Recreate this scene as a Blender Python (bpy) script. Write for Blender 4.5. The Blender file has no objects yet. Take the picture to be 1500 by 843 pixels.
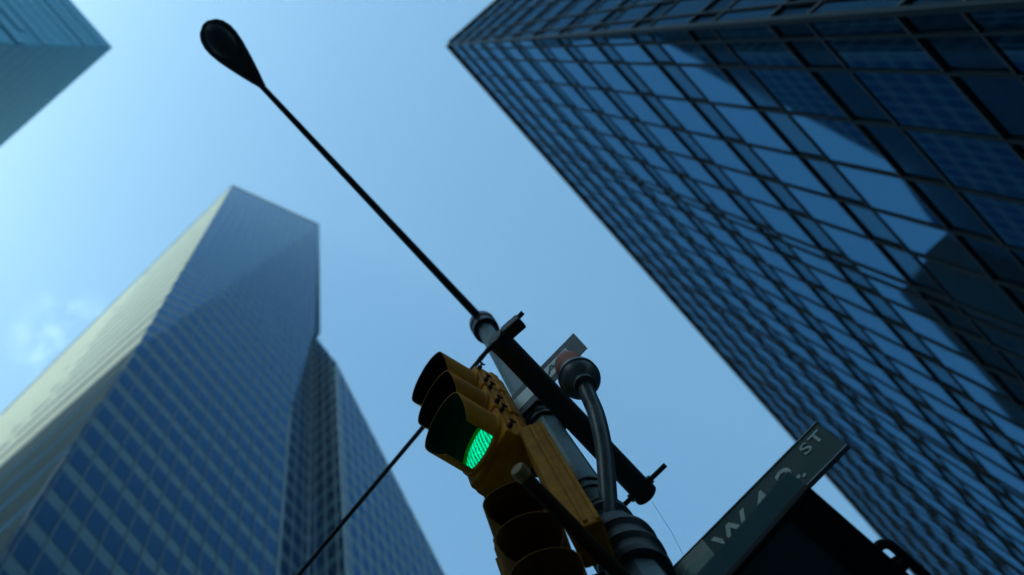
import bpy, bmesh, math, random
from mathutils import Vector, Matrix
random.seed(7)
PI = math.pi
sc = bpy.context.scene
COL = sc.collection

# ------------------------------------------------------------------ frame of reference
# World: +Y along the avenue (the lamp arm and the roof lines), +X across it, Z up.
# The camera stands near the kerb and looks straight up through a shifted lens.
CAM_Z = 1.5
F = 1500.0
BX, BY = 0.7490, -0.6626      # image direction of +X
AX, AY = 0.6626, 0.7490       # image direction of +Y

def plan(du, dv):
    return (du * BX + dv * BY, du * AX + dv * AY)

def at(u, v, h):
    b, a = plan(u - 465.0, v - 80.0)
    return Vector((b * h / F, a * h / F, CAM_Z + h))

def idir(du, dv):
    b, a = plan(du, dv)
    return Vector((b, a, 0)).normalized()

def project(p):
    h = p.z - CAM_Z
    b, a = p.x * F / h, p.y * F / h
    return (465 + b * BX + a * AX, 80 + b * BY + a * AY)

# ------------------------------------------------------------------ materials
def mat(name, col, rough=0.5, metal=0.0, ior=1.5, noise=None, nscale=6.0, bump=0.0, rvar=0.0, spec=None):
    m = bpy.data.materials.new(name)
    m.use_nodes = True
    nt = m.node_tree
    p = nt.nodes['Principled BSDF']
    p.inputs['Base Color'].default_value = (*col, 1)
    p.inputs['Roughness'].default_value = rough
    p.inputs['Metallic'].default_value = metal
    p.inputs['IOR'].default_value = ior
    if spec is not None:
        p.inputs['Specular IOR Level'].default_value = spec
    if noise or bump or rvar:
        tc = nt.nodes.new('ShaderNodeTexCoord')
        nz = nt.nodes.new('ShaderNodeTexNoise')
        nz.inputs['Scale'].default_value = nscale
        nz.inputs['Detail'].default_value = 6
        nz.inputs['Roughness'].default_value = 0.65
        nt.links.new(tc.outputs['Object'], nz.inputs['Vector'])
        if noise:
            cr = nt.nodes.new('ShaderNodeValToRGB')
            cr.color_ramp.elements[0].position = 0.32
            cr.color_ramp.elements[1].position = 0.68
            cr.color_ramp.elements[0].color = (*noise, 1)
            cr.color_ramp.elements[1].color = (*col, 1)
            nt.links.new(nz.outputs['Fac'], cr.inputs['Fac'])
            nt.links.new(cr.outputs['Color'], p.inputs['Base Color'])
        if rvar:
            mr = nt.nodes.new('ShaderNodeMapRange')
            mr.inputs['To Min'].default_value = max(0.02, rough - rvar)
            mr.inputs['To Max'].default_value = rough + rvar
            nt.links.new(nz.outputs['Fac'], mr.inputs['Value'])
            nt.links.new(mr.outputs['Result'], p.inputs['Roughness'])
        if bump:
            bp = nt.nodes.new('ShaderNodeBump')
            bp.inputs['Strength'].default_value = bump
            bp.inputs['Distance'].default_value = 0.01
            nt.links.new(nz.outputs['Fac'], bp.inputs['Height'])
            nt.links.new(bp.outputs['Normal'], p.inputs['Normal'])
    return m

M = {}
M['asphalt'] = mat('asphalt', (0.05, 0.05, 0.052), 0.9, noise=(0.035, 0.035, 0.037), nscale=3, bump=0.3)
M['concrete'] = mat('concrete', (0.14, 0.137, 0.13), 0.85, noise=(0.09, 0.088, 0.084), nscale=2, bump=0.2)
M['white_line'] = mat('white_line', (0.6, 0.6, 0.58), 0.7, noise=(0.4, 0.4, 0.39), nscale=8)
M['galv'] = mat('galvanised_paint', (0.20, 0.27, 0.30), 0.55, spec=.3, noise=(0.14, 0.195, 0.22), nscale=9, bump=0.08, rvar=0.12)
M['band'] = mat('band_steel', (0.07, 0.075, 0.08), 0.5, metal=0.4, noise=(0.04, 0.042, 0.045), nscale=14, bump=0.1)
M['darkpipe'] = mat('dark_pipe', (0.02, 0.021, 0.024), 0.6, noise=(0.011, 0.011, 0.013), nscale=9, bump=0.1)
M['armpipe'] = mat('arm_pipe', (0.035, 0.037, 0.042), 0.5, metal=0.3, noise=(0.022, 0.023, 0.026), nscale=6)
M['lamphead'] = mat('lamp_head_paint', (0.06, 0.07, 0.08), 0.7, spec=.2, noise=(0.03, 0.033, 0.036), nscale=6)
M['lampglass'] = mat('lamp_glass', (0.07, 0.085, 0.09), 0.5, spec=.3)
M['yellow'] = mat('signal_yellow', (0.62, 0.28, 0.004), 0.65, noise=(0.40, 0.16, 0.004), nscale=11, bump=0.06, rvar=0.12, spec=.1)
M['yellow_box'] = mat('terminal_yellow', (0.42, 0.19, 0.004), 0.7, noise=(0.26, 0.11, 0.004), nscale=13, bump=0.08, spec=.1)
M['yellow_shaded'] = mat('signal_yellow_shaded', (0.22, 0.10, 0.003), 0.75, noise=(0.11, 0.05, 0.003), nscale=11, bump=0.08, spec=.08)  # darker copy of the signal yellow: the lower signal's shade put into its colour
M['visor_in'] = mat('visor_inside', (0.006, 0.0055, 0.005), 0.9, spec=0.15)
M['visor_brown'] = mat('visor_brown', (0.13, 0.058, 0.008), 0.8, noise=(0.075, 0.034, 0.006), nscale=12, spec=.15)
M['rust'] = mat('rusty_iron', (0.06, 0.03, 0.018), 0.8, noise=(0.022, 0.013, 0.01), nscale=22, bump=0.3)
M['lens_red'] = mat('lens_red', (0.10, 0.008, 0.006), 0.25)
M['lens_amber'] = mat('lens_amber', (0.14, 0.06, 0.006), 0.25)
M['lens_unlit'] = mat('lens_unlit', (0.005, 0.06, 0.045), 0.25)
M['green_sign'] = mat('sign_green', (0.004, 0.042, 0.038), 0.6, spec=.2, noise=(0.004, 0.031, 0.028), nscale=5, rvar=0.1)
M['sign_pale'] = mat('sign_pale', (0.30, 0.33, 0.30), 0.6, spec=.2, noise=(0.2, 0.23, 0.2), nscale=9)
M['letter'] = mat('sign_letter', (0.55, 0.62, 0.60), 0.6, spec=.2, noise=(0.33, 0.40, 0.38), nscale=14)
M['leaf_green'] = mat('emblem_green', (0.02, 0.16, 0.10), 0.5, noise=(0.03, 0.1, 0.07), nscale=16)
M['edge'] = mat('sign_edge', (0.10, 0.12, 0.16), 0.5, metal=0.3)
M['black_sign'] = mat('sign_black', (0.03, 0.04, 0.05), 0.6, noise=(0.022, 0.03, 0.038), nscale=7, spec=.3)
M['white_sign'] = mat('sign_white', (0.86, 0.90, 0.88), 0.6, spec=.3, noise=(0.76, 0.80, 0.79), nscale=6)
M['box'] = mat('box_paint', (0.05, 0.095, 0.115), 0.75, spec=.04, noise=(0.036, 0.07, 0.085), nscale=5, bump=0.06, rvar=0.12)
M['boxrim'] = mat('box_rim', (0.010, 0.012, 0.015), 0.7, spec=.12)
M['globe'] = mat('globe_amber', (0.36, 0.085, 0.012), 0.6, spec=.2, noise=(0.28, 0.065, 0.014), nscale=10)
M['cup'] = mat('cup_iron', (0.10, 0.125, 0.135), 0.42, metal=0.1, noise=(0.05, 0.06, 0.064), nscale=10, rvar=0.1)
M['cable'] = mat('cable_rubber', (0.02, 0.02, 0.022), 0.6)
M['bracket'] = mat('bracket_grimy_paint', (0.05, 0.032, 0.010), 0.75, noise=(0.022, 0.015, 0.007), nscale=16, bump=0.1, spec=.15)
M['capend'] = mat('cap_end', (0.30, 0.19, 0.05), 0.7, noise=(0.16, 0.10, 0.03), nscale=25)
# facades
M['glass_dark'] = mat('glass_dark', (0.003, 0.008, 0.018), 0.03, ior=1.5)
M['glass_spandrel'] = mat('glass_spandrel', (0.008, 0.014, 0.024), 0.10, ior=1.5)
M['alu'] = mat('mullion_alu', (0.02, 0.033, 0.04), 0.65, spec=.15)
M['transom'] = mat('transom_dark', (0.012, 0.013, 0.015), 0.5)
M['glass_blue'] = mat('glass_blue', (0.006, 0.020, 0.062), 0.04, ior=1.6)
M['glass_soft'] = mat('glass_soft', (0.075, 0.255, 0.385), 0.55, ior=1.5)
M['glass_blind'] = mat('glass_blind', (0.08, 0.125, 0.17), 0.10, ior=1.6)
M['frit'] = mat('spandrel_frit', (0.05, 0.095, 0.12), 0.4, ior=1.5, spec=.35)
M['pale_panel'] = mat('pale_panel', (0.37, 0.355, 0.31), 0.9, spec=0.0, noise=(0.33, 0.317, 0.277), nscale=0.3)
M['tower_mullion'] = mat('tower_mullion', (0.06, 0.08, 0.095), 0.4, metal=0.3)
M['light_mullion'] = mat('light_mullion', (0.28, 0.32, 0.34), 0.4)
M['bluegrey'] = mat('bluegrey_wall', (0.085, 0.27, 0.40), 0.6, spec=.3, noise=(0.08, 0.25, 0.38), nscale=0.2)
M['roofing'] = mat('roofing', (0.16, 0.16, 0.16), 0.9, noise=(0.12, 0.12, 0.12), nscale=0.5)
M['masonry'] = mat('masonry_dark', (0.045, 0.04, 0.036), 0.9, noise=(0.03, 0.028, 0.025), nscale=0.4)

def coated_glass(name, body, tint, ior, rough):
    # dark body seen through a tinted reflective coating
    m = bpy.data.materials.new(name); m.use_nodes = True
    nt = m.node_tree; nt.nodes.clear()
    o = nt.nodes.new('ShaderNodeOutputMaterial'); mx = nt.nodes.new('ShaderNodeMixShader')
    df = nt.nodes.new('ShaderNodeBsdfDiffuse'); gl = nt.nodes.new('ShaderNodeBsdfGlossy'); fr = nt.nodes.new('ShaderNodeFresnel')
    df.inputs['Color'].default_value = (*body, 1); gl.inputs['Color'].default_value = (*tint, 1)
    gl.inputs['Roughness'].default_value = rough; fr.inputs['IOR'].default_value = ior
    tc = nt.nodes.new('ShaderNodeTexCoord'); nz = nt.nodes.new('ShaderNodeTexNoise'); bp = nt.nodes.new('ShaderNodeBump')
    nz.inputs['Scale'].default_value = 0.4; nz.inputs['Detail'].default_value = 1      # roller-wave distortion of the panes
    bp.inputs['Strength'].default_value = 0.02; bp.inputs['Distance'].default_value = 0.05
    nt.links.new(tc.outputs['Object'], nz.inputs['Vector']); nt.links.new(nz.outputs['Fac'], bp.inputs['Height'])
    nt.links.new(bp.outputs['Normal'], gl.inputs['Normal'])
    nt.links.new(fr.outputs['Fac'], mx.inputs['Fac']); nt.links.new(df.outputs['BSDF'], mx.inputs[1]); nt.links.new(gl.outputs['BSDF'], mx.inputs[2])
    nt.links.new(mx.outputs['Shader'], o.inputs['Surface'])
    return m
M['glass_dark'] = coated_glass('glass_dark', (0.002, 0.005, 0.010), (0.125, 0.21, 0.31), 1.5, 0.02)
M['glass_side'] = coated_glass('glass_side', (0.02, 0.05, 0.08), (0.10, 0.15, 0.20), 1.5, 0.05)
M['glass_spandrel'] = coated_glass('glass_spandrel', (0.002, 0.005, 0.010), (0.08, 0.135, 0.195), 1.5, 0.06)
M['glass_blue'] = coated_glass('glass_blue', (0.004, 0.014, 0.045), (0.28, 0.45, 0.72), 1.55, 0.03)

def led_material():
    m = bpy.data.materials.new('lens_green_lit')
    m.use_nodes = True
    nt = m.node_tree
    p = nt.nodes['Principled BSDF']
    p.inputs['Base Color'].default_value = (0.01, 0.08, 0.05, 1)
    p.inputs['Roughness'].default_value = 0.3
    tc = nt.nodes.new('ShaderNodeTexCoord')
    mp = nt.nodes.new('ShaderNodeMapping')
    wv = nt.nodes.new('ShaderNodeTexWave')          # the moulded ribs of the lens
    wv.inputs['Scale'].default_value = 16
    wv.inputs['Distortion'].default_value = 3.5
    wv.inputs['Detail'].default_value = 2
    wv.inputs['Detail Scale'].default_value = 3
    nz = nt.nodes.new('ShaderNodeTexNoise')
    nz.inputs['Scale'].default_value = 30
    mul = nt.nodes.new('ShaderNodeMath'); mul.operation = 'MULTIPLY'
    mr = nt.nodes.new('ShaderNodeMapRange')
    mr.inputs['To Min'].default_value = 0.10
    mr.inputs['To Max'].default_value = 0.75
    mr.inputs['From Max'].default_value = 0.75
    nt.links.new(tc.outputs['Object'], mp.inputs['Vector'])
    nt.links.new(mp.outputs['Vector'], wv.inputs['Vector'])
    nt.links.new(mp.outputs['Vector'], nz.inputs['Vector'])
    nt.links.new(wv.outputs['Fac'], mul.inputs[0])
    nt.links.new(nz.outputs['Fac'], mul.inputs[1])
    nt.links.new(mul.outputs[0], mr.inputs['Value'])
    p.inputs['Emission Color'].default_value = (0.01, 0.80, 0.33, 1)
    nt.links.new(mr.outputs['Result'], p.inputs['Emission Strength'])
    return m
M['lens_green'] = led_material()

# ------------------------------------------------------------------ mesh helpers
class MB:
    """Collects vertices and faces; build() links them as one mesh object."""
    def __init__(self):
        self.v, self.f, self.mi = [], [], []
        self.cur = 0
    def add(self, vs, fs):
        n = len(self.v)
        self.v += [Vector(p) for p in vs]
        for f in fs:
            self.f.append([n + i for i in f]); self.mi.append(self.cur)
        return self
    def poly(self, vs):
        return self.add(vs, [list(range(len(vs)))])
    def box(self, c, ex, ey, ez, sx, sy, sz, bev=0.0):
        """box centred at c with half-axes along ex, ey, ez"""
        c = Vector(c)
        bm = bmesh.new()
        bmesh.ops.create_cube(bm, size=1.0)
        for q in bm.verts:
            q.co = Vector((q.co.x * sx, q.co.y * sy, q.co.z * sz))
        if bev:
            bmesh.ops.bevel(bm, geom=bm.edges[:], offset=bev, segments=2, affect='EDGES', profile=0.6)
        bm.verts.ensure_lookup_table(); bm.verts.index_update()
        vs = [c + ex * q.co.x + ey * q.co.y + ez * q.co.z for q in bm.verts]
        fs = [[q.index for q in f.verts] for f in bm.faces]
        bm.free()
        return self.add(vs, fs)
    def tube(self, pts, rad, n=16, caps=True):
        pts = [Vector(p) for p in pts]
        if not isinstance(rad, (list, tuple)):
            rad = [rad] * len(pts)
        t0 = (pts[1] - pts[0]).normalized()
        ref = Vector((0, 0, 1)) if abs(t0.z) < 0.9 else Vector((1, 0, 0))
        nx = t0.cross(ref).normalized()
        vs, fs = [], []
        for i, p in enumerate(pts):
            if i == 0: t = pts[1] - pts[0]
            elif i == len(pts) - 1: t = pts[-1] - pts[-2]
            else: t = (pts[i + 1] - pts[i]).normalized() + (pts[i] - pts[i - 1]).normalized()
            t.normalize()
            nx = (nx - t * nx.dot(t)).normalized()
            ny = t.cross(nx)
            for k in range(n):
                a = 2 * PI * (k + 0.5) / n
                vs.append(p + (nx * math.cos(a) + ny * math.sin(a)) * rad[i])
        for i in range(len(pts) - 1):
            for k in range(n):
                k2 = (k + 1) % n
                fs.append([i * n + k, i * n + k2, (i + 1) * n + k2, (i + 1) * n + k])
        if caps:
            fs.append(list(range(n))[::-1])
            fs.append([(len(pts) - 1) * n + k for k in range(n)])
        return self.add(vs, fs)
    def lathe(self, o, ax, prof, n=24, caps=True):
        """prof: list of (distance along ax, radius)"""
        ax = Vector(ax).normalized()
        ref = Vector((0, 0, 1)) if abs(ax.z) < 0.9 else Vector((1, 0, 0))
        nx = ax.cross(ref).normalized(); ny = ax.cross(nx)
        vs, fs = [], []
        for d, r in prof:
            for k in range(n):
                a = 2 * PI * (k + 0.5) / n
                vs.append(Vector(o) + ax * d + (nx * math.cos(a) + ny * math.sin(a)) * r)
        for i in range(len(prof) - 1):
            for k in range(n):
                k2 = (k + 1) % n
                fs.append([i * n + k, i * n + k2, (i + 1) * n + k2, (i + 1) * n + k])
        if caps:
            fs.append(list(range(n))[::-1])
            fs.append([(len(prof) - 1) * n + k for k in range(n)])
        return self.add(vs, fs)
    def prism(self, outline, ex, ey, o, n, t):
        """flat outline (x, y) in the plane ex, ey at o, thickness t along n"""
        o = Vector(o); k = len(outline)
        a = [o + ex * x + ey * y for x, y in outline]
        b = [p + n * t for p in a]
        fs = [list(range(k))[::-1], [k + i for i in range(k)]]
        for i in range(k):
            j = (i + 1) % k
            fs.append([i, j, k + j, k + i])
        return self.add(a + b, fs)
    def build(self, name, mats, parent=None, smooth=None, fix=True):
        me = bpy.data.meshes.new(name)
        base = Vector(parent.get('base', (0, 0, 0))) if parent else Vector((0, 0, 0))
        me.from_pydata([tuple(p - base) for p in self.v], [], self.f)
        if not isinstance(mats, (list, tuple)): mats = [mats]
        for m in mats: me.materials.append(m)
        me.polygons.foreach_set('material_index', self.mi)
        if fix:
            bm = bmesh.new(); bm.from_mesh(me)
            bmesh.ops.recalc_face_normals(bm, faces=bm.faces[:])
            bm.to_mesh(me); bm.free()
        if smooth is not None:
            me.shade_smooth()
            me.set_sharp_from_angle(angle=math.radians(smooth))
        me.update()
        o = bpy.data.objects.new(name, me)
        COL.objects.link(o)
        if parent:
            o.parent = parent
            o['base'] = tuple(base)
        return o

def thing(name, loc, label, cat, group=None):
    o = bpy.data.objects.new(name, None)
    COL.objects.link(o)
    o.location = loc
    o['base'] = tuple(loc)
    o['label'] = label; o['category'] = cat
    if group: o['group'] = group
    return o
def struct(o):
    o['kind'] = 'structure'
    return o
def sub(o, parent):
    """re-hang a freshly built part one level deeper (parents carry no transform of their own below the thing)"""
    o.parent = parent
    return o
X, Y, Z = Vector((1, 0, 0)), Vector((0, 1, 0)), Vector((0, 0, 1))

# ------------------------------------------------------------------ ground
g = MB(); g.poly([(-1150, -1150, 0), (1150, -1150, 0), (1150, 1150, 0), (-1150, 1150, 0)])
struct(g.build('ground', M['asphalt'], fix=False))
g = MB(); g.box((7.85, 100, 0.065), X, Y, Z, 17.5, 197, 0.13, 0.02)
struct(g.build('sidewalk', M['concrete']))
g = MB(); g.box((-62, 88, 0.065), X, Y, Z, 76, 170, 0.13, 0.02)
struct(g.build('sidewalk', M['concrete']))
g = MB(); g.box((-62, -60, 0.065), X, Y, Z, 96, 96, 0.13, 0.02)
struct(g.build('sidewalk', M['concrete']))
g = MB(); g.box((-1.0, 100, 0.07), X, Y, Z, 0.2, 197, 0.14, 0.02)
struct(g.build('kerb', M['concrete']))
g = MB()
for i in range(12):
    g.poly([(-3 - i * 1.7, -1.0, .004), (-2.2 - i * 1.7, -1.0, .004), (-2.2 - i * 1.7, 1.0, .004), (-3 - i * 1.7, 1.0, .004)])
o = g.build('crosswalk_marking', M['white_line'], fix=False); struct(o)

# ------------------------------------------------------------------ facades
def clip(poly, ax, lim, keep_less):
    out = []
    for i in range(len(poly)):
        p, q = poly[i], poly[(i + 1) % len(poly)]
        pin = (p[ax] <= lim) if keep_less else (p[ax] >= lim)
        qin = (q[ax] <= lim) if keep_less else (q[ax] >= lim)
        if pin: out.append(p)
        if pin != qin:
            t = (lim - p[ax]) / (q[ax] - p[ax])
            out.append((p[0] + t * (q[0] - p[0]), p[1] + t * (q[1] - p[1])))
    return out
def clip_rect(poly, s0, s1, z0, z1):
    for ax, lim, less in ((0, s0, False), (0, s1, True), (1, z0, False), (1, z1, True)):
        if len(poly) < 3: return []
        poly = clip(poly, ax, lim, less)
    return poly
def area2(poly):
    return 0.5 * abs(sum(poly[i][0] * poly[(i + 1) % len(poly)][1] - poly[(i + 1) % len(poly)][0] * poly[i][1] for i in range(len(poly))))

class Building:
    def __init__(self, root):
        self.root = root
        self.panes = []                 # (world verts, material key)
        self.meshes = {}
    def mb(self, key):
        return self.meshes.setdefault(key, MB())
    def facade(self, poly, out, mulls, bands, glass='glass_blue', mull=('mullion_grid', 0.07, 0.09),
               trans=None, off=0.03, tilt=0.004, blind=0.0, smin=None, gap=0.03):
        """poly: planar facet (world); out: outward hint; mulls: positions along the facet; bands: (z0, z1) glazed zones"""
        P = [Vector(p) for p in poly]
        n = Vector((0, 0, 0))
        for i in range(len(P)):
            n += P[i].cross(P[(i + 1) % len(P)])
        n.normalize()
        if n.dot(Vector(out)) < 0: n = -n
        e = Z.cross(n).normalized()
        up = n.cross(e).normalized()
        if up.z < 0: up = -up
        o = P[0]
        kz = 1.0 / up.z
        flat = [((p - o).dot(e), p.z) for p in P]
        def W(s, z, d=0.0):
            return o + e * s + up * ((z - o.z) * kz) + n * d
        s_lo, s_hi = min(q[0] for q in flat), max(q[0] for q in flat)
        z_lo, z_hi = min(q[1] for q in flat), max(q[1] for q in flat)
        cuts = [m for m in mulls if s_lo < m < s_hi]
        edges = [s_lo] + cuts + [s_hi]
        for z0, z1 in bands:
            if z1 < z_lo or z0 > z_hi: continue
            for i in range(len(edges) - 1):
                q = clip_rect(flat, edges[i] + gap, edges[i + 1] - gap, z0, z1)
                if len(q) < 3 or area2(q) < 0.15: continue
                cs = sum(t[0] for t in q) / len(q); cz = sum(t[1] for t in q) / len(q)
                ts, tz = random.gauss(0, tilt), random.gauss(0, tilt)
                vs = [W(s, z, off + (s - cs) * ts + (z - cz) * tz * 0.6) for s, z in q]
                self.panes.append((vs, 'glass_blind' if random.random() < blind else glass, n))
        if mull:
            mm = self.mb(mull[0]); w, d = mull[1], mull[2]
            for m in cuts:
                q = clip_rect(flat, m - w / 2, m + w / 2, z_lo - 1, z_hi + 1)
                if len(q) < 3: continue
                a = [W(s, z, 0.004) for s, z in q]; b = [W(s, z, d) for s, z in q]
                k = len(q)
                fs = [[k + i for i in range(k)]] + [[i, (i + 1) % k, k + (i + 1) % k, k + i] for i in range(k)]
                mm.add(a + b, fs)
        if trans:
            tm = self.mb(trans[0]); th, td = trans[1], trans[2]
            for z0, z1 in bands:
                for zc in (z0, z1):
                    q = clip_rect(flat, s_lo - 1, s_hi + 1, zc - th / 2, zc + th / 2)
                    if len(q) < 3: continue
                    a = [W(s, z, 0.004) for s, z in q]; b = [W(s, z, td) for s, z in q]
                    k = len(q)
                    fs = [[k + i for i in range(k)]] + [[i, (i + 1) % k, k + (i + 1) % k, k + i] for i in range(k)]
                    tm.add(a + b, fs)
    def finish(self, mats):
        def shown(item):
            vs = item[0]
            if min(p.z for p in vs) < CAM_Z + 1: return 0
            q = [project(p) for p in vs]
            c = (sum(t[0] for t in q) / len(q), sum(t[1] for t in q) / len(q))
            if not (-10 < c[0] < 1510 and -10 < c[1] < 853): return 0
            if item[2].dot(vs[0] - Vector((0, 0, CAM_Z))) > 0: return 0
            return area2(q)
        order = sorted(self.panes, key=shown, reverse=True)
        for vs, key, n in order[:100]:
            mb = MB(); mb.poly(vs); mb.build('window', M[key], self.root, fix=False)
        if len(order) > 100:
            keys = sorted({k for _, k, _ in order[100:]})
            mb = MB()
            for vs, key, n in order[100:]:
                mb.cur = keys.index(key); mb.poly(vs)
            o = mb.build('windows', [M[k] for k in keys], self.root, fix=False)
            o['kind'] = 'stuff'
        for key, mb in self.meshes.items():
            mb.build(key, M[mats[key]], self.root)

def steps(seq, start, end):
    out, s, i = [], start, 0
    while s < end:
        out.append(s); s += seq[i % len(seq)]; i += 1
    return out

# ---- the dark curtain-wall building whose corner stands nearest the pole
XR, YR, HR = 6.6, 5.03, 64.9
root = thing('office_building', (30, 30, 0), 'dark glass office block with a gridded curtain wall rising close behind the green street sign', 'building')
B = Building(root)
zb = [(CAM_Z + 23.0 + 4.18 * (k - 6), CAM_Z + 21.5 + 4.18 * (k - 5)) for k in range(0, 16)]
YE, XE, ZR = 66.0, 46.0, CAM_Z + HR
w = MB()
w.poly([(XR, YR, 0), (XR, YE, 0), (XR, YE, ZR), (XR, YR, ZR)])
w.poly([(XR, YR, 0), (XE, YR, 0), (XE, YR, ZR), (XR, YR, ZR)])
w.poly([(XE, YR, 0), (XE, YE, 0), (XE, YE, ZR), (XE, YR, ZR)])
w.poly([(XR, YE, 0), (XE, YE, 0), (XE, YE, ZR), (XR, YE, ZR)])
w.build('wall', M['glass_spandrel'], root, fix=False)
r_ = MB(); r_.poly([(XR, YR, ZR), (XE, YR, ZR), (XE, YE, ZR), (XR, YE, ZR)]); r_.build('roof', M['roofing'], root, fix=False)
ys = [5.44, 6.16, 7.44, 8.82, 10.13, 11.35, 12.74, 13.14, 13.96]
ys += steps([1.17, 1.17, 1.17, 1.17, 1.17, 1.2, 0.4, 0.82], 15.13, YE)
# along the -X facing facet the running coordinate starts at the first vertex; e = Z x n = -Y for n = -X
B.facade([(XR, YR, 0), (XR, YE, 0), (XR, YE, ZR), (XR, YR, ZR)], (-1, 0, 0), sorted([-(q - YR) for q in ys]), zb,
         'glass_dark', ('mullion_grid', 0.048, 0.07), ('transom_bands', 0.058, 0.062), tilt=0.0025)
B.facade([(XR, YR, 0), (XE, YR, 0), (XE, YR, ZR), (XR, YR, ZR)], (0, -1, 0), steps([0.72] + [1.3] * 60, 0.41, XE - XR), zb,
         'glass_dark', ('mullion_grid', 0.048, 0.07), ('transom_bands', 0.058, 0.062), tilt=0.0025)
B.mb('mullion_grid').box((XR - 0.03, YR - 0.03, ZR / 2), X, Y, Z, 0.11, 0.11, ZR)
cp = MB()
cp.box((XR + 0.0, (YR + YE) / 2, ZR + 0.22), X, Y, Z, 0.3, YE - YR, 0.45)
cp.box(((XR + XE) / 2 + 0.16, YR, ZR + 0.22), X, Y, Z, XE - XR, 0.3, 0.448)
cp.build('parapet', M['transom'], root)
B.finish({'mullion_grid': 'alu', 'transom_bands': 'transom'})

# ---- the faceted skyscraper across the avenue
root = thing('skyscraper', (-55, 35, 0), 'faceted blue glass skyscraper with a sloped crown and one sunlit pale side', 'building')
B = Building(root)
H = lambda h: CAM_Z + h
E1 = Vector((-30, 8.0, 0)); C1 = Vector((-30, 9.07, H(92)))
P1 = Vector((-40.5, 11.2, H(275))); P2 = Vector((-30, 34.65, H(275)))
FR = [E1, Vector((-30, 29.0, 0)), Vector((-30, 29.2, H(121))), Vector((-30, 33.2, H(166))), P2, C1]
UP = [C1, P2, P1]
LF = [E1, C1, P1, Vector((-78, 9.94, H(168))), Vector((-110, 9.0, H(78))), Vector((-110, 8.0, 0))]
NX = -34.9
RC = [Vector((NX, 29, 0)), Vector((NX, 38, 0)), Vector((NX, 38, H(190))), Vector((NX, 33.2, H(166))), Vector((NX, 29.2, H(140)))]
SB = [Vector((NX, 38, 0)), Vector((-30, 38, 0)), Vector((-30, 38, H(161.5))), Vector((NX, 38, H(190)))]
RT = [Vector((-30, 38, 0)), Vector((-30, 69, 0)), Vector((-30, 69, H(125.5))), Vector((-30, 57, H(122.3))), Vector((-30, 38, H(161.5)))]
w = MB()
for q in (FR, UP, RC, SB, RT): w.poly(q)
w.poly([Vector((-30, 29, 0)), Vector((NX, 29, 0)), Vector((NX, 29.2, H(121))), Vector((-30, 29.2, H(121)))])
w.build('wall', M['frit'], root, fix=False)
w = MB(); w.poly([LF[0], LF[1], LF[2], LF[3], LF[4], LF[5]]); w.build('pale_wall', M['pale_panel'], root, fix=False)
# closing sides and roofs behind
w = MB()
bk = 60.0
w.poly([(-30, 69, 0), (-110, 69, 0), (-110, 69, H(78)), (-30, 69, H(125.5))])
w.poly([(-110, 8, 0), (-110, 69, 0), (-110, 69, H(78)), (-110, 9, H(78))])
w.poly([P2, (-30, 34.65, H(168)), (-62, 40, H(168)), (-62, 40, H(250))])
w.poly([P1, (-62, 40, H(250)), (-78, 40, H(168)), (-78, 9.94, H(168))])
w.poly([P1, P2, (-62, 40, H(250))])
w.poly([(-62, 40, H(250)), (-62, 40, H(168)), (-78, 40, H(168))])
w.build('back_wall', M['bluegrey'], root, fix=False)
w = MB()
w.poly([(-30, 38, H(161.5)), (-30, 57, H(122.3)), (-78, 57, H(120)), (-78, 40, H(168)), (NX, 38, H(190))])
w.poly([(-30, 57, H(122.3)), (-30, 69, H(125.5)), (-110, 69, H(78)), (-78, 57, H(120))])
w.poly([(-78, 9.94, H(168)), (-78, 57, H(120)), (-110, 69, H(78)), (-110, 9, H(78))])
w.build('roof', M['roofing'], root, fix=False)
fl = 4.17
bands = [(0.6 + fl * k + 1.55, 0.6 + fl * (k + 1)) for k in range(0, 66)]
pan = [0.35] + [1.52] * 40
B.facade(FR, (1, 0, 0), steps(pan, 0.75, 40), bands, 'glass_blue', ('mullion_grid', 0.11, 0.12), tilt=0.0018, blind=0.0)
B.facade(UP, (1, -0.4, 0.1), [k * 1.52 - 40 for k in range(60)], bands, 'glass_blue', ('mullion_grid', 0.11, 0.12), tilt=0.0018, blind=0.0)
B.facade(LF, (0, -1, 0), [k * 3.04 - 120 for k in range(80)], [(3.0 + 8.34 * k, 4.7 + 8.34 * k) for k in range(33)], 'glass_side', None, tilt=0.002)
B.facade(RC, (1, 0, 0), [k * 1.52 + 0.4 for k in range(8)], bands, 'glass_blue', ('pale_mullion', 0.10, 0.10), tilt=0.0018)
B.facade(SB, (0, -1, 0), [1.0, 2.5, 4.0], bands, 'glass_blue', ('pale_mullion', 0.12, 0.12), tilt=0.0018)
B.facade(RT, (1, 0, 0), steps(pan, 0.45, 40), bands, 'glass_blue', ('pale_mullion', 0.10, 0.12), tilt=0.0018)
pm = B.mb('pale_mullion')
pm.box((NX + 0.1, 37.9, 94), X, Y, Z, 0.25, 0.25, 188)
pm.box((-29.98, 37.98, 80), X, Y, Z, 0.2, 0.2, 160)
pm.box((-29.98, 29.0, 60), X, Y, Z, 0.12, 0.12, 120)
cr = B.mb('crown_edge')
cr.tube([P1, P2], 0.3, 6); cr.tube([P1, LF[3]], 0.25, 6)
cr.tube([RT[4], RT[3]], 0.15, 6)
B.finish({'mullion_grid': 'tower_mullion', 'pale_mullion': 'light_mullion', 'crown_edge': 'light_mullion'})

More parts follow.
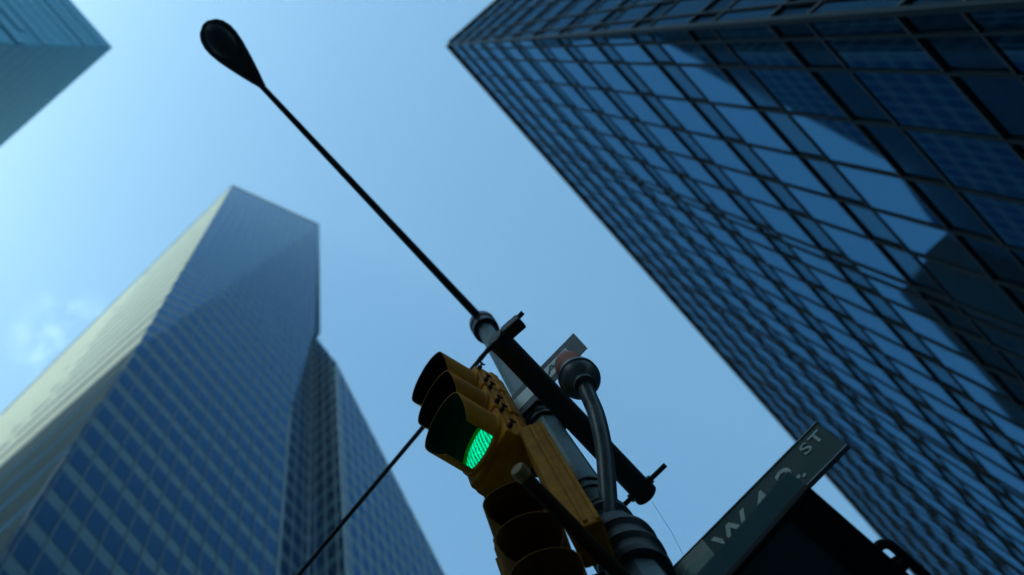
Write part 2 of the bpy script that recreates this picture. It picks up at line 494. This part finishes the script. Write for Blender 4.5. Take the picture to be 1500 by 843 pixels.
# ---- the plain tower behind the camera whose roof corner juts in beside the lamp
T = 120.0
cx, cy = at(165, 70, T).x, at(165, 70, T).y
root = thing('office_tower', (cx - 30, cy - 30, 0), 'plain blue tower of which only the roof corner shows, nearest the lamp head', 'building')
B = Building(root)
ZT = CAM_Z + T
w = MB()
x2, y2 = -130.0, -110.0
w.poly([(cx, cy, 0), (cx, y2, 0), (cx, y2, ZT), (cx, cy, ZT)])
w.poly([(cx, cy, 0), (x2, cy, 0), (x2, cy, ZT), (cx, cy, ZT)])
w.poly([(x2, y2, 0), (cx, y2, 0), (cx, y2, ZT), (x2, y2, ZT)])
w.poly([(x2, y2, 0), (x2, cy, 0), (x2, cy, ZT), (x2, y2, ZT)])
w.box((-58.5, -86, (ZT + 215) / 2), X, Y, Z, 23, 48, 215 - ZT)  # unseen upper block, added to keep the sun off the curtain wall's top floors
w.build('wall', M['bluegrey'], root, fix=False)
w = MB(); w.poly([(cx, cy, ZT), (x2, cy, ZT), (x2, y2, ZT), (cx, y2, ZT)]); w.build('roof', M['roofing'], root, fix=False)
tb = [(2 + 4 * k + 1.4, 2 + 4 * k + 3.9) for k in range(0, 29)]
B.facade([(cx, cy, 0), (cx, y2, 0), (cx, y2, ZT), (cx, cy, ZT)], (1, 0, 0), [-k * 1.6 for k in range(1, 70)], tb, 'glass_soft', None, tilt=0.001, gap=0.05)
B.facade([(cx, cy, 0), (x2, cy, 0), (x2, cy, ZT), (cx, cy, ZT)], (0, 1, 0), [k * 1.6 for k in range(1, 80)], tb, 'glass_soft', None, tilt=0.001, gap=0.05)
B.finish({})

# ---- unseen corner block behind the camera, added to cut light from the open horizon
root = thing('masonry_block', (35, -60, 0), 'unseen low brown masonry block with punched windows, added behind the camera to darken the street', 'building')
w = MB(); w.box((37, -62, 25), X, Y, Z, 61, 80, 50); w.build('wall', M['masonry'], root)
w = MB(); w.box((37, -62, 50.5), X, Y, Z, 62, 81, 1.0); w.build('cornice', M['masonry'], root)
w = MB()
for k in range(10):
    for j in range(22):
        w.poly([(9 + j * 2.7, -21.97, 5 + k * 4.2), (10.5 + j * 2.7, -21.97, 5 + k * 4.2), (10.5 + j * 2.7, -21.97, 7.4 + k * 4.2), (9 + j * 2.7, -21.97, 7.4 + k * 4.2)])
o = w.build('windows', M['glass_dark'], root, fix=False); o['kind'] = 'stuff'

# ---- the stepped masonry block seen only as a dark reflection in the curtain wall
root = thing('masonry_block', (-50, 100, 0), 'dark stepped masonry block seen only mirrored in the curtain wall', 'building')
w = MB()
prev = 0
for (ya, yb_, h) in ((71, 76, 128), (76, 82, 140), (82, 87, 150), (87, 130, 158), (130, 150, 144)):
    w.box((-50 + (h % 3) * 0.1, (ya + yb_) / 2, H(h) / 2), X, Y, Z, 40, yb_ - ya, H(h))
w.build('wall', M['masonry'], root)
w = MB()
for k in range(9):
    w.box((-40, 72.5 + k * 6.3, H([128, 140, 150, 158, 158, 158, 158, 158, 158][k]) + 1.1), X, Y, Z, 4, 2.5, 2.4)
w.build('roof_plant', M['masonry'], root)
w = MB()
for k in range(28):
    for j in range(18):
        w.poly([(-29.75, 89 + j * 2.3, 6 + k * 5), (-29.75, 90.2 + j * 2.3, 6 + k * 5), (-29.75, 90.2 + j * 2.3, 8.4 + k * 5), (-29.75, 89 + j * 2.3, 8.4 + k * 5)])
o = w.build('windows', M['glass_dark'], root, fix=False); o['kind'] = 'stuff'

# ------------------------------------------------------------------ the pole
RP = 2.4
pd = idir(0.522, 0.853)
PX, PY = pd.x * RP, pd.y * RP
def prad(h): return 0.073 + (6.7 - h) * 0.0125
pole = thing('traffic_pole', (PX, PY, 0.13), 'tapered grey octagonal steel pole carrying the signals and the signs', 'pole')
s = MB(); s.tube([(PX, PY, 0.13), (PX, PY, CAM_Z + 7.75)], [prad(-1.37), prad(7.75)], 8)
s.build('shaft', M['galv'], pole)
s = MB(); s.lathe((PX, PY, 0.13), Z, [(0, .29), (.1, .29), (.14, .25), (.5, .2), (.56, .185)], 8); s.build('base_casting', M['galv'], pole)
s = MB(); s.lathe((PX, PY, CAM_Z + 7.58), Z, [(0, .075), (0, .098), (.05, .1), (.055, .092), (.12, .092), (.125, .1), (.2, .1), (.24, .09), (.3, .05)], 20)
s.build('cap', M['band'], pole, smooth=40)
def band(h, r, hh, flare=0.0, name='band_clamp', m='band'):
    s = MB(); s.lathe((PX, PY, CAM_Z + h), Z, [(-hh, r - .012), (-hh, r + flare), (-hh * .6, r + flare), (-hh * .5, r), (hh * .5, r), (hh * .6, r + flare * .6), (hh, r + flare * .6), (hh, r - .012)], 24, caps=False)
    return s.build(name, M[m], pole, smooth=40)
for h, hh, fl_ in ((5.62, .035, .006), (5.78, .03, .008), (5.90, .025, .004)):
    band(h, prad(h) + .012, hh, fl_)
for h, hh in ((4.72, .008), (4.64, .008)):
    band(h, prad(h) + .006, hh, 0)
for h, hh, fl_ in ((4.44, .03, .01),):
    band(h, prad(h) + .014, hh, fl_, m='galv')
# saddle casting and its bolts on the camera side
side = idir(0.853, -0.522); toc = -pd
sd = MB()
sd.lathe(Vector((PX, PY, CAM_Z + 3.96)) + side * .012 + toc * .006, Z, [(0, .112), (0, .128), (.03, .134), (.05, .122), (.10, .124), (.12, .142), (.145, .143), (.155, .126), (.21, .128), (.23, .145), (.255, .145), (.265, .125), (.33, .118), (.36, .112), (.36, .10)], 28)
sd.build('saddle', M['band'], pole, smooth=35)
for h in (5.66, 5.80):
    s = MB()
    c = Vector((PX, PY, CAM_Z + h)) - side * (prad(h) + .01) + toc * .05
    s.box(c, side, toc, Z, .06, .05, .07, .006)
    s.lathe(c + toc * .02 - side * .01, toc, [(0, .016), (.05, .016), (.05, .009), (.09, .009)], 6)
    s.build('clamp_lug', M['band'], pole)
# the bracket pipe that reaches out under the signals
hpipe = 3.72
pa, pb = at(760, 690, hpipe), Vector((PX, PY, CAM_Z + hpipe))
s = MB(); s.tube([pb, pa], .027, 20); s.lathe(pb, (pa - pb), [(.06, .03), (.06, .05), (.14, .05), (.14, .03)], 20, caps=False)
bp_ = s.build('bracket_pipe', M['bracket'], pole, smooth=40)
s = MB(); s.lathe(pa, (pa - pb), [(-.03, .028), (-.03, .031), (.006, .031), (.012, .027)], 20); s.build('pipe_cap', M['capend'], pole, smooth=40)

# ------------------------------------------------------------------ lamp arm, cross pipe and lamp head
hb = 5.5
lamp = thing('street_lamp', (PX, PY, CAM_Z + 7.7), 'street lamp with a teardrop head on a long thin arm clamped to the pole top', 'street lamp')
A0, A1 = at(707, 471, 7.74), at(381, 124, 8.05)
s = MB()
pts = [A0 + (A1 - A0) * (k / 10.0) + Z * 0.10 * math.sin(PI * k / 10.0) * 0 for k in range(11)]
s.tube(pts, [.033 - .010 * k / 10 for k in range(11)], 14)
s.build('arm', M['armpipe'], lamp, smooth=50)
c0, c1 = at(737, 505, hb), at(950, 729, hb)
s = MB(); dirc = (c1 - c0).normalized()
s.lathe(c0 - dirc * .06, dirc, [(0, .05), (0.01, .058), (.05, .066)] + [(.06, .064), ((c1 - c0).length - .02, .064), ((c1 - c0).length - .018, .068), ((c1 - c0).length + .04, .068), ((c1 - c0).length + .045, .06)], 24)
s.build('cross_pipe', M['darkpipe'], lamp, smooth=40)
def through_bolt(u0, v0, u1, v1, nut, r=.013):
    p, q = at(u0, v0, hb - .03), at(u1, v1, hb - .03)
    s = MB(); s.tube([p, q], r, 10)
    d = (q - p).normalized()
    for t, rr, l in nut:
        c = p + (q - p) * t
        s.lathe(c - d * l / 2, d, [(0, rr), (l, rr)], 6)
    s.build('through_bolt', M['darkpipe'], lamp)
through_bolt(766, 458, 712, 516, [(.42, .027, .08)])
through_bolt(975, 681, 906, 748, [(.37, .022, .05), (.70, .022, .04)])
cc = at(752, 480, hb - .05)
s = MB(); s.box(cc, idir(.75, -.66), idir(.66, .75), Z, .115, .07, .08, .012); s.build('cable_clamp', M['darkpipe'], lamp)
# stray wires at the pipe's open end
s = MB()
s.tube([at(955, 735, hb), at(985, 782, hb - .6), at(1000, 812, hb - 1.2)], .0010, 5)
s.build('loose_wire', M['cable'], lamp)
# lamp head: an asymmetric teardrop
hd0, hd1 = at(386, 128, 8.05), at(300, 34, 8.12)
ax = (hd1 - hd0); L = ax.length; ax.normalize()
sx = ax.cross(Z).normalized(); uz = sx.cross(ax).normalized()
prof = [(0, .024, .03), (.06, .034, .038), (.14, .052, .05), (.28, .080, .075), (.42, .106, .10), (.56, .128, .118), (.68, .140, .12), (.78, .140, .112), (.88, .122, .09), (.95, .088, .06), (1.0, .028, .02)]
s = MB(); vs, fs, n = [], [], 20
for t, wdt, hgt in prof:
    for k in range(n):
        a = 2 * PI * k / n
        zz = math.sin(a)
        vs.append(hd0 + ax * (t * L) + sx * math.cos(a) * wdt + uz * (zz * hgt if zz > 0 else zz * hgt * .45))
for i in range(len(prof) - 1):
    for k in range(n):
        fs.append([i * n + k, i * n + (k + 1) % n, (i + 1) * n + (k + 1) % n, (i + 1) * n + k])
fs.append(list(range(n))[::-1]); fs.append([(len(prof) - 1) * n + k for k in range(n)])
s.add(vs, fs); head = s.build('lamp_head', M['lamphead'], lamp, smooth=60)
s = MB(); vs, fs = [], []
cen = hd0 + ax * (.70 * L) - uz * .04
rings = ((1.0, 0), (.85, .028), (.5, .05), (.0, .058))
for q, dz in rings:
    for k in range(20):
        a = 2 * PI * k / 20
        vs.append(cen + ax * math.cos(a) * .17 * max(q, .001) + sx * math.sin(a) * .10 * max(q, .001) - uz * dz)
for i in range(len(rings) - 1):
    for k in range(20):
        fs.append([i * 20 + k, i * 20 + (k + 1) % 20, (i + 1) * 20 + (k + 1) % 20, (i + 1) * 20 + k])
s.add(vs, fs); sub(s.build('lamp_lens', M['lampglass'], lamp, smooth=60), head)

# ------------------------------------------------------------------ span cable across the avenue
far = at(465 - 250 - 1 * 4000, 80 + 432 + 1.172 * 4000 + 0, 6.3)
near = at(718, 509, 6.9)
far = at(718 - 4000, 509 + 4000 * 1.19, 6.7)
ca = thing('span_cable', (near.x, near.y, near.z), 'taut black cable running across the sky from the pole top past the skyscraper', 'cable')
N = 40
s = MB(); s.tube([near.lerp(far, k / N) for k in range(N + 1)], .0148, 8); s.build('wire', M['cable'], ca, smooth=60)
s = MB(); s.tube([Vector((PX, PY, near.z)), near, near.lerp(far, .004)], .018, 8); s.build('wire_grip', M['darkpipe'], ca)
ap = thing('anchor_post', (far.x, far.y, 0), 'steel anchor post on the far kerb holding the other end of the cable', 'pole')
s = MB(); s.tube([(far.x, far.y, 0), (far.x, far.y, far.z + .6)], [.16, .1], 8); s.build('shaft', M['galv'], ap)

# ------------------------------------------------------------------ traffic signals
def signal(root, centre, face, lens_keys, heights, cut, latches, k_=1.0, inner='visor_in', paint='yellow'):
    """centre: plan point of the lens plane; face: horizontal facing; heights: lens centre heights (red, amber, green)"""
    f = Vector(face).normalized(); r = Z.cross(f).normalized()
    for (hh, key) in zip(heights, lens_keys):
        c = Vector((centre.x, centre.y, CAM_Z + hh))
        s = MB()
        s.box(c - f * .115 * k_, r, f, Z, .345 * k_, .17 * k_, .338 * k_, .022 * k_)
        s.box(c - f * .018 * k_, r, f, Z, .33 * k_, .036 * k_, .325 * k_, .012 * k_)
        for sr in (-1, 1):
            s.box(c - f * .12 * k_ + r * sr * .176 * k_, r, f, Z, .016 * k_, .05 * k_, .30 * k_, .004)
        s.lathe(c - f * .004, f, [(0, .165 * k_), (.022, .165 * k_), (.028, .158 * k_), (.028, .146 * k_), (.0, .146 * k_)], 36, caps=False)
        s.build('housing', M[paint], root)
        n, rad, thick = 40, .158 * k_, .0035
        vs = []
        a0 = math.radians(cut)           # half-angle left open at the bottom
        for k in range(n + 1):
            a = -PI / 2 + a0 + (2 * PI - 2 * a0) * k / n
            down = max(0.0, -math.sin(a))
            ln = (.245 - .085 * down ** 1.3) * k_
            for rr in (rad, rad - thick):
                e_ = r * math.cos(a) * rr + Z * math.sin(a) * rr
                vs.append(c + f * .012 + e_)
                vs.append(c + f * ln + e_ + Z * (-.025 * k_))
        mb = MB(); mb.v = vs
        for k in range(n):
            i, j = 4 * k, 4 * (k + 1)
            for q, m_ in (([i, j, j + 1, i + 1], 0), ([i + 2, i + 3, j + 3, j + 2], 1), ([i + 1, j + 1, j + 3, i + 3], 0)):
                mb.f.append(q); mb.mi.append(m_)
        for i in (0, 4 * n):
            mb.f.append([i, i + 1, i + 3, i + 2]); mb.mi.append(0)
        mb.build('visor', [M[paint], M[inner]], root, smooth=50, fix=False)
        lz = MB(); lz.lathe(c + f * .004, f, [(0, .143 * k_), (.006, .135 * k_), (.016, .10 * k_), (.023, .055 * k_), (.025, .002)], 36)
        lz.build('lens', M[key], root, smooth=60)
        for sr in latches:
            for dz in (-.11, .11):
                q = c - f * .02 + r * sr * .18 * k_ + Z * dz * k_
                l = MB(); l.lathe(q - r * sr * .012, r * sr, [(0, .013), (.02, .013), (.02, .007), (.036, .007)], 8)
                l.box(q + r * sr * .024, r, f, Z, .010, .036, .012, .003)
                l.build('latch', M['rust'], root)
    tops = max(heights) + .17 * k_
    s = MB()
    s.lathe(Vector((centre.x, centre.y, CAM_Z + tops)) - f * .115 * k_, Z, [(0, .06 * k_), (.025, .06 * k_), (.03, .035), (.10 * k_, .035), (.11 * k_, .025)], 16)
    s.build('top_fitting', M['rust'], root, smooth=40)
    return f, r

lc = at(708, 653, 5.08)
LATCH = 1
sg = thing('traffic_signal', (lc.x, lc.y, CAM_Z + 4.9), 'yellow three-section traffic signal with its green lens lit, upper of the two on the pole', 'traffic light', 'traffic signals on the grey pole')
f1, r1 = signal(sg, lc, idir(-.85, -.53), ('lens_red', 'lens_amber', 'lens_green'), (5.78, 5.43, 5.08), 37, (LATCH,))
s = MB()
for h in (5.70, 5.02):
    p = Vector((lc.x, lc.y, CAM_Z + h)) - f1 * .2
    s.tube([p, Vector((PX, PY, CAM_Z + h))], .026, 12)
s.build('mounting_arm', M['rust'], sg, smooth=50)

sg2 = thing('traffic_signal', (lc.x, lc.y, CAM_Z + 3.6), 'dark yellow traffic signal seen from below behind the bracket pipe, lower of the two', 'traffic light', 'traffic signals on the grey pole')
lc2 = at(818, 893, 3.73) * 1.0
u2 = Vector((lc2.x, lc2.y, 0)).normalized() * 2.13
lc2 = Vector((u2.x, u2.y, CAM_Z + 3.73))
f2, r2 = signal(sg2, lc2, idir(-.33, -.94), ('lens_red', 'lens_amber', 'lens_unlit'), (4.10, 3.815, 3.53), 30, (), .82, 'visor_brown', 'yellow_shaded')
# terminal compartment along its side
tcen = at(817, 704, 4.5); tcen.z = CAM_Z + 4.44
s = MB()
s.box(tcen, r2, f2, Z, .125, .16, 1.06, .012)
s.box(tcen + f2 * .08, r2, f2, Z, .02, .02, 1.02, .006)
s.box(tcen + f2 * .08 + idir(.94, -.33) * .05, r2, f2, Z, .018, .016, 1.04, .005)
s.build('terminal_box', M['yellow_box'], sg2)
s = MB()
for h in (4.06, 3.56):
    s.tube([Vector((lc2.x, lc2.y, CAM_Z + h)) - f2 * .2, Vector((PX, PY, CAM_Z + h))], .026, 12)
s.build('mounting_arm', M['rust'], sg2, smooth=50)

# ------------------------------------------------------------------ signs
def text_mesh(body, size, M4, name, m, parent, sxy=1.0, align='CENTER', space=1.0):
    cu = bpy.data.curves.new(name, 'FONT')
    cu.body = body; cu.size = size; cu.align_x = align; cu.align_y = 'CENTER'
    cu.space_character = space; cu.extrude = .0006; cu.offset = size * 0.012
    to = bpy.data.objects.new('tmp', cu); COL.objects.link(to)
    dg = bpy.context.evaluated_depsgraph_get()
    me = bpy.data.meshes.new_from_object(to.evaluated_get(dg))
    bpy.data.objects.remove(to)
    base = Vector(parent['base'])
    me.transform(Matrix.Translation(-base) @ M4 @ Matrix.Diagonal((sxy, 1, 1, 1)))
    me.materials.clear(); me.materials.append(m)
    me.name = name
    o = bpy.data.objects.new(name, me); COL.objects.link(o); o.parent = parent; o['base'] = tuple(base)
    return o
def basis(o, r, u, n):
    return Matrix(((r.x, u.x, n.x, o.x), (r.y, u.y, n.y, o.y), (r.z, u.z, n.z, o.z), (0, 0, 0, 1)))

ht, hbm = 4.13, 3.90
S1 = at(1197, 620, ht); S0 = at(958, 862, ht)
sr_ = (S1 - S0); sr_.z = 0; SL = sr_.length; sr_.normalize()
sn = sr_.cross(Z).normalized()
mid = (S0 + S1) / 2; mid.z = CAM_Z + (ht + hbm) / 2
sh = ht - hbm
st = thing('street_sign', (mid.x, mid.y, mid.z - sh / 2), 'dark green street name sign lettered W 42 ST sticking out from the pole', 'street sign')
s = MB(); s.box(mid - sn * .006, sr_, Z, sn, SL, sh, .012, .003); s.build('plate', M['green_sign'], st)
s = MB()
s.box(mid + Z * (sh / 2 + .004) - sn * .006, sr_, Z, sn, SL + .006, .008, .02, .002)
s.box(mid - Z * (sh / 2 + .004) - sn * .006, sr_, Z, sn, SL + .006, .008, .02, .002)
s.build('rim', M['edge'], st)
def on(xc, yc): return basis(mid + sr_ * xc + Z * yc + sn * .002, sr_, Z, sn)
xs = lambda u, v: ((at(u, v, ht) - S0).dot(sr_) - SL / 2)
text_mesh('W', .17, on(-.075, .0), 'letters', M['letter'], st, 1.0)
text_mesh('4', .17, on(.09, -.003), 'letters', M['letter'], st, 0.95)
text_mesh('2', .17, on(.225, -.003), 'letters', M['letter'], st, 1.0)
text_mesh('ST', .098, on(.392, .045), 'letters', M['letter'], st, 1.0, space=1.15)
text_mesh('.', .12, on(.275, -.035), 'letters', M['letter'], st, 1.0)
s = MB(); s.box(mid - sr_ * .275 + sn * .0015, sr_, Z, sn, .17, sh - .01, .003); s.build('pale_panel', M['sign_pale'], st)
lf = []
for k in range(18):
    a = 2 * PI * k / 18
    q = .058 * (1 + .35 * math.sin(3 * a + .6) + .15 * math.sin(5 * a))
    lf.append((q * math.cos(a) * .9, q * math.sin(a)))
s = MB(); s.prism(lf, sr_, Z, mid - sr_ * .27 + sn * .0034 - Z * .01, sn, .0015); s.build('emblem', M['leaf_green'], st)
for xx in (-.165, -.115):
    s = MB(); s.lathe(mid + sr_ * xx - Z * (.06 + (xx + .165) * -.4) + sn * .002, sn, [(0, .02), (.012, .02), (.014, .012), (.03, .012)], 6); s.build('bolt', M['rust'], st)
s = MB()
for zz in (-.07, .07):
    s.box(mid - sr_ * (SL / 2 - .02) - sn * .05 + Z * zz, sr_, Z, sn, .1, .03, .1, .004)
    s.tube([mid - sr_ * (SL / 2 - .02) - sn * .02 + Z * zz, Vector((PX, PY, mid.z + zz))], .016, 8)
s.build('sign_bracket', M['band'], st)

# ONE WAY plate
ot, ob = 5.95, 5.645
O1 = at(840, 488, ot)
od = idir(.70, -.714)
OL = .914
on_ = od.cross(Z).normalized()
omid = O1 - od * OL / 2; omid.z = CAM_Z + (ot + ob) / 2
oh = ot - ob
ow = thing('one_way_sign', (omid.x, omid.y, omid.z - oh / 2), 'black and white ONE WAY arrow sign behind the amber-topped gooseneck lamp', 'road sign')
s = MB(); s.box(omid - on_ * .002, od, Z, on_, OL, oh, .004, .0015); s.build('plate', M['black_sign'], ow)
arrow = [(-.43, 0), (-.29, .115), (-.29, .075), (.365, .075), (.365, -.075), (-.29, -.075), (-.29, -.115)]
s = MB(); s.prism(arrow, od, Z, omid + on_ * .001, on_, .001); s.build('arrow', M['white_sign'], ow)
text_mesh('ONE', .125, basis(omid - od * .22 + on_ * .0035, od, Z, on_), 'letters', M['black_sign'], ow, 1.0, space=1.05)
text_mesh('WAY', .125, basis(omid + od * .205 + on_ * .0035, od, Z, on_), 'letters', M['black_sign'], ow, 1.0, space=1.05)
for xx in (-.02, .02):
    s = MB(); s.lathe(omid - od * .09 + Z * (.125 if xx > 0 else -.125) + on_ * .001, on_, [(0, .011), (.01, .011), (.012, .006)], 6); s.build('bolt', M['rust'], ow)

# ------------------------------------------------------------------ gooseneck alarm lamp
path = [(892, 766, 4.36), (891, 738, 4.44), (889, 705, 4.54), (886, 668, 4.66), (880, 633, 4.78), (873, 606, 4.90), (863, 582, 5.00), (854, 561, 5.10)]
gp = [at(*q) for q in path]
al = thing('gooseneck_lamp', tuple(gp[0]), 'curved gooseneck lamp with an amber dome over a dark iron cup', 'alarm lamp')
# smooth the path
def catmull(P, m=6):
    out = []
    for i in range(len(P) - 1):
        p0 = P[max(i - 1, 0)]; p1 = P[i]; p2 = P[i + 1]; p3 = P[min(i + 2, len(P) - 1)]
        for k in range(m):
            t = k / m
            out.append(0.5 * ((2 * p1) + (p2 - p0) * t + (2 * p0 - 5 * p1 + 4 * p2 - p3) * t * t + (3 * p1 - p0 - 3 * p2 + p3) * t ** 3))
    return out + [P[-1]]
s = MB(); s.tube(catmull(gp), .0405, 20); s.build('neck', M['cup'], al, smooth=50)
gt = gp[-1]
s = MB(); s.lathe(gt - Z * .02, Z, [(-.03, .046), (-.03, .053), (-.005, .054), (.0, .050), (.012, .06), (.03, .082), (.055, .095), (.075, .099), (.08, .106), (.105, .106), (.11, .10), (.115, .085)], 32)
s.build('cup', M['cup'], al, smooth=40)
s = MB(); s.lathe(gt + Z * .09, Z, [(0, .082), (.06, .083), (.16, .080), (.21, .072), (.25, .05), (.27, .02), (.275, .003)], 32)
s.build('globe', M['globe'], al, smooth=60)

# ------------------------------------------------------------------ dark box under the street sign
h0 = 3.45
K = at(1183, 711, h0)
d1, d2 = idir(-.659, .752), idir(.752, .659)
l1, l2, hz = .66, .60, .15
bc = K + d1 * l1 / 2 + d2 * l2 / 2
bx_ = thing('equipment_box', (bc.x, bc.y, CAM_Z + h0), 'dark metal box with raised rim and looped bracket under the green street sign', 'equipment box')
s = MB(); s.box(bc + Z * (hz / 2 + .006), d1, d2, Z, l1 - .01, l2 - .01, hz - .012, .012); s.build('casing', M['box'], bx_)
s = MB()
s.box(K + d1 * l1 / 2 + d2 * .012 + Z * .004, d1, d2, Z, l1, .024, .03, .004)
s.box(K + d1 * .028 + d2 * (l2 / 2 + .0) + Z * .0045, d1, d2, Z, .056, l2, .032, .006)
s.box(K + d1 * l1 / 2 + d2 * (l2 - .012) + Z * .004, d1, d2, Z, l1, .024, .03, .004)
s.box(K + d1 * (l1 - .028) + d2 * (l2 / 2) + Z * .0045, d1, d2, Z, .056, l2, .032, .006)
s.build('rim', M['boxrim'], bx_)
s = MB(); s.box(K + d1 * .125 + d2 * l2 / 2 + Z * .004, d1, d2, Z, .007, l2 - .03, .014); s.box(K + d1 * .09 + d2 * l2 / 2 + Z * .006, d1, d2, Z, .06, l2 - .04, .006)
s.build('seam', M['boxrim'], bx_)
lp = [at(1279, 812, h0 + .02), at(1284, 804, h0 + .03), at(1291, 798, h0 + .03), at(1299, 797, h0 + .03), at(1308, 801, h0 + .03), at(1322, 813, h0 + .03), at(1352, 840, h0 + .03), at(1390, 874, h0 + .03)]
s = MB(); s.tube(catmull(lp, 5), .0165, 14)
s.tube([at(1301, 832, h0 + .02), at(1306, 825, h0 + .03), at(1318, 818, h0 + .03)], .013, 12)
s.build('loop_bracket', M['boxrim'], bx_, smooth=50)
s = MB(); s.box(at(1318, 828, h0 + .02), d1, d2, Z, .055, .035, .04, .006); s.build('bracket_lug', M['boxrim'], bx_)
s = MB(); s.tube([bc + Z * .12, Vector((PX, PY, CAM_Z + h0 + .12))], .028, 12); s.build('support_arm', M['darkpipe'], bx_)

# ------------------------------------------------------------------ sky and sun
SUN_EL = math.radians(42.0)
sdir = Vector((-0.5, -0.866, 0)).normalized()
to_sun = Vector((sdir.x * math.cos(SUN_EL), sdir.y * math.cos(SUN_EL), math.sin(SUN_EL)))
wd = bpy.data.worlds.new('World'); sc.world = wd; wd.use_nodes = True
nt = wd.node_tree; nt.nodes.clear()
out = nt.nodes.new('ShaderNodeOutputWorld'); bg = nt.nodes.new('ShaderNodeBackground')
sky = nt.nodes.new('ShaderNodeTexSky'); sky.sky_type = 'NISHITA'; sky.sun_disc = False
sky.sun_elevation = SUN_EL
sky.sun_rotation = math.atan2(sdir.x, sdir.y)
sky.air_density = 1.2; sky.dust_density = 4.0; sky.ozone_density = 4.5; sky.altitude = 10
bg.inputs['Strength'].default_value = 0.12
# wisps of cloud low beside the skyscraper
tc = nt.nodes.new('ShaderNodeTexCoord')
nz = nt.nodes.new('ShaderNodeTexNoise'); nz.inputs['Scale'].default_value = 22; nz.inputs['Detail'].default_value = 7; nz.inputs['Roughness'].default_value = .6
nt.links.new(tc.outputs['Generated'], nz.inputs['Vector'])
dist = nt.nodes.new('ShaderNodeVectorMath'); dist.operation = 'DISTANCE'
cdir = (at(95, 505, 1000) - Vector((0, 0, CAM_Z))).normalized()
dist.inputs[1].default_value = tuple(cdir)
nt.links.new(tc.outputs['Generated'], dist.inputs[0])
m1 = nt.nodes.new('ShaderNodeMapRange'); m1.inputs['From Min'].default_value = .02; m1.inputs['From Max'].default_value = .055; m1.inputs['To Min'].default_value = 1; m1.inputs['To Max'].default_value = 0
nt.links.new(dist.outputs['Value'], m1.inputs['Value'])
m2 = nt.nodes.new('ShaderNodeMapRange'); m2.inputs['From Min'].default_value = .50; m2.inputs['From Max'].default_value = 1.1
nt.links.new(nz.outputs['Fac'], m2.inputs['Value'])
mu = nt.nodes.new('ShaderNodeMath'); mu.operation = 'MULTIPLY'
nt.links.new(m1.outputs['Result'], mu.inputs[0]); nt.links.new(m2.outputs['Result'], mu.inputs[1])
mx = nt.nodes.new('ShaderNodeMix'); mx.data_type = 'RGBA'
mx.inputs['B'].default_value = (8, 8.2, 8.6, 1)
nt.links.new(mu.outputs[0], mx.inputs['Factor'])
nt.links.new(sky.outputs['Color'], mx.inputs['A'])
nt.links.new(mx.outputs['Result'], bg.inputs['Color'])
nt.links.new(bg.outputs['Background'], out.inputs['Surface'])

# the city's air: one even volume round the whole scene
hz_ = MB(); hz_.box((0, 0, 170), X, Y, Z, 2400, 2400, 342)
hm = bpy.data.materials.new('haze_air'); hm.use_nodes = True
ht_ = hm.node_tree; ht_.nodes.clear()
ho = ht_.nodes.new('ShaderNodeOutputMaterial'); hv = ht_.nodes.new('ShaderNodeVolumePrincipled')
hv.inputs['Color'].default_value = (0.75, 0.86, 0.95, 1); hv.inputs['Density'].default_value = 0.0007; hv.inputs['Anisotropy'].default_value = 0.2
ht_.links.new(hv.outputs['Volume'], ho.inputs['Volume'])
hob = hz_.build('haze', hm); hob['kind'] = 'stuff'

sl = bpy.data.lights.new('sun', 'SUN'); sl.energy = 3.0; sl.angle = math.radians(0.5); sl.color = (1, .94, .84)
so = bpy.data.objects.new('sun', sl); COL.objects.link(so)
so.rotation_euler = (-to_sun).to_track_quat('-Z', 'Y').to_euler()

# ------------------------------------------------------------------ camera
cam = bpy.data.cameras.new('camera'); co = bpy.data.objects.new('camera', cam); COL.objects.link(co)
cam.lens = 36.0; cam.sensor_width = 36.0; cam.sensor_fit = 'HORIZONTAL'
cam.shift_x = (750 - 465) / 1500.0
cam.shift_y = -(421.5 - 80) / 1500.0
rt, up_ = Vector((BX, AX, 0)), Vector((-BY, -AY, 0))
bk_ = Vector((0, 0, -1))
co.matrix_world = Matrix(((rt.x, up_.x, bk_.x, 0), (rt.y, up_.y, bk_.y, 0), (rt.z, up_.z, bk_.z, CAM_Z), (0, 0, 0, 1)))
cam.clip_start = .05; cam.clip_end = 5000
cam.dof.use_dof = True; cam.dof.focus_distance = 4.85; cam.dof.aperture_fstop = 1.38
sc.camera = co
for o in list(bpy.data.objects):
    if 'base' in o: del o['base']
vs_ = sc.view_settings
sc.display_settings.display_device = 'sRGB'
vs_.view_transform = 'Standard'; vs_.look = 'None'; vs_.gamma = 1.0; vs_.use_curve_mapping = False
vs_.exposure = 1.12
vs_.use_white_balance = True; vs_.white_balance_temperature = 5350; vs_.white_balance_tint = -22
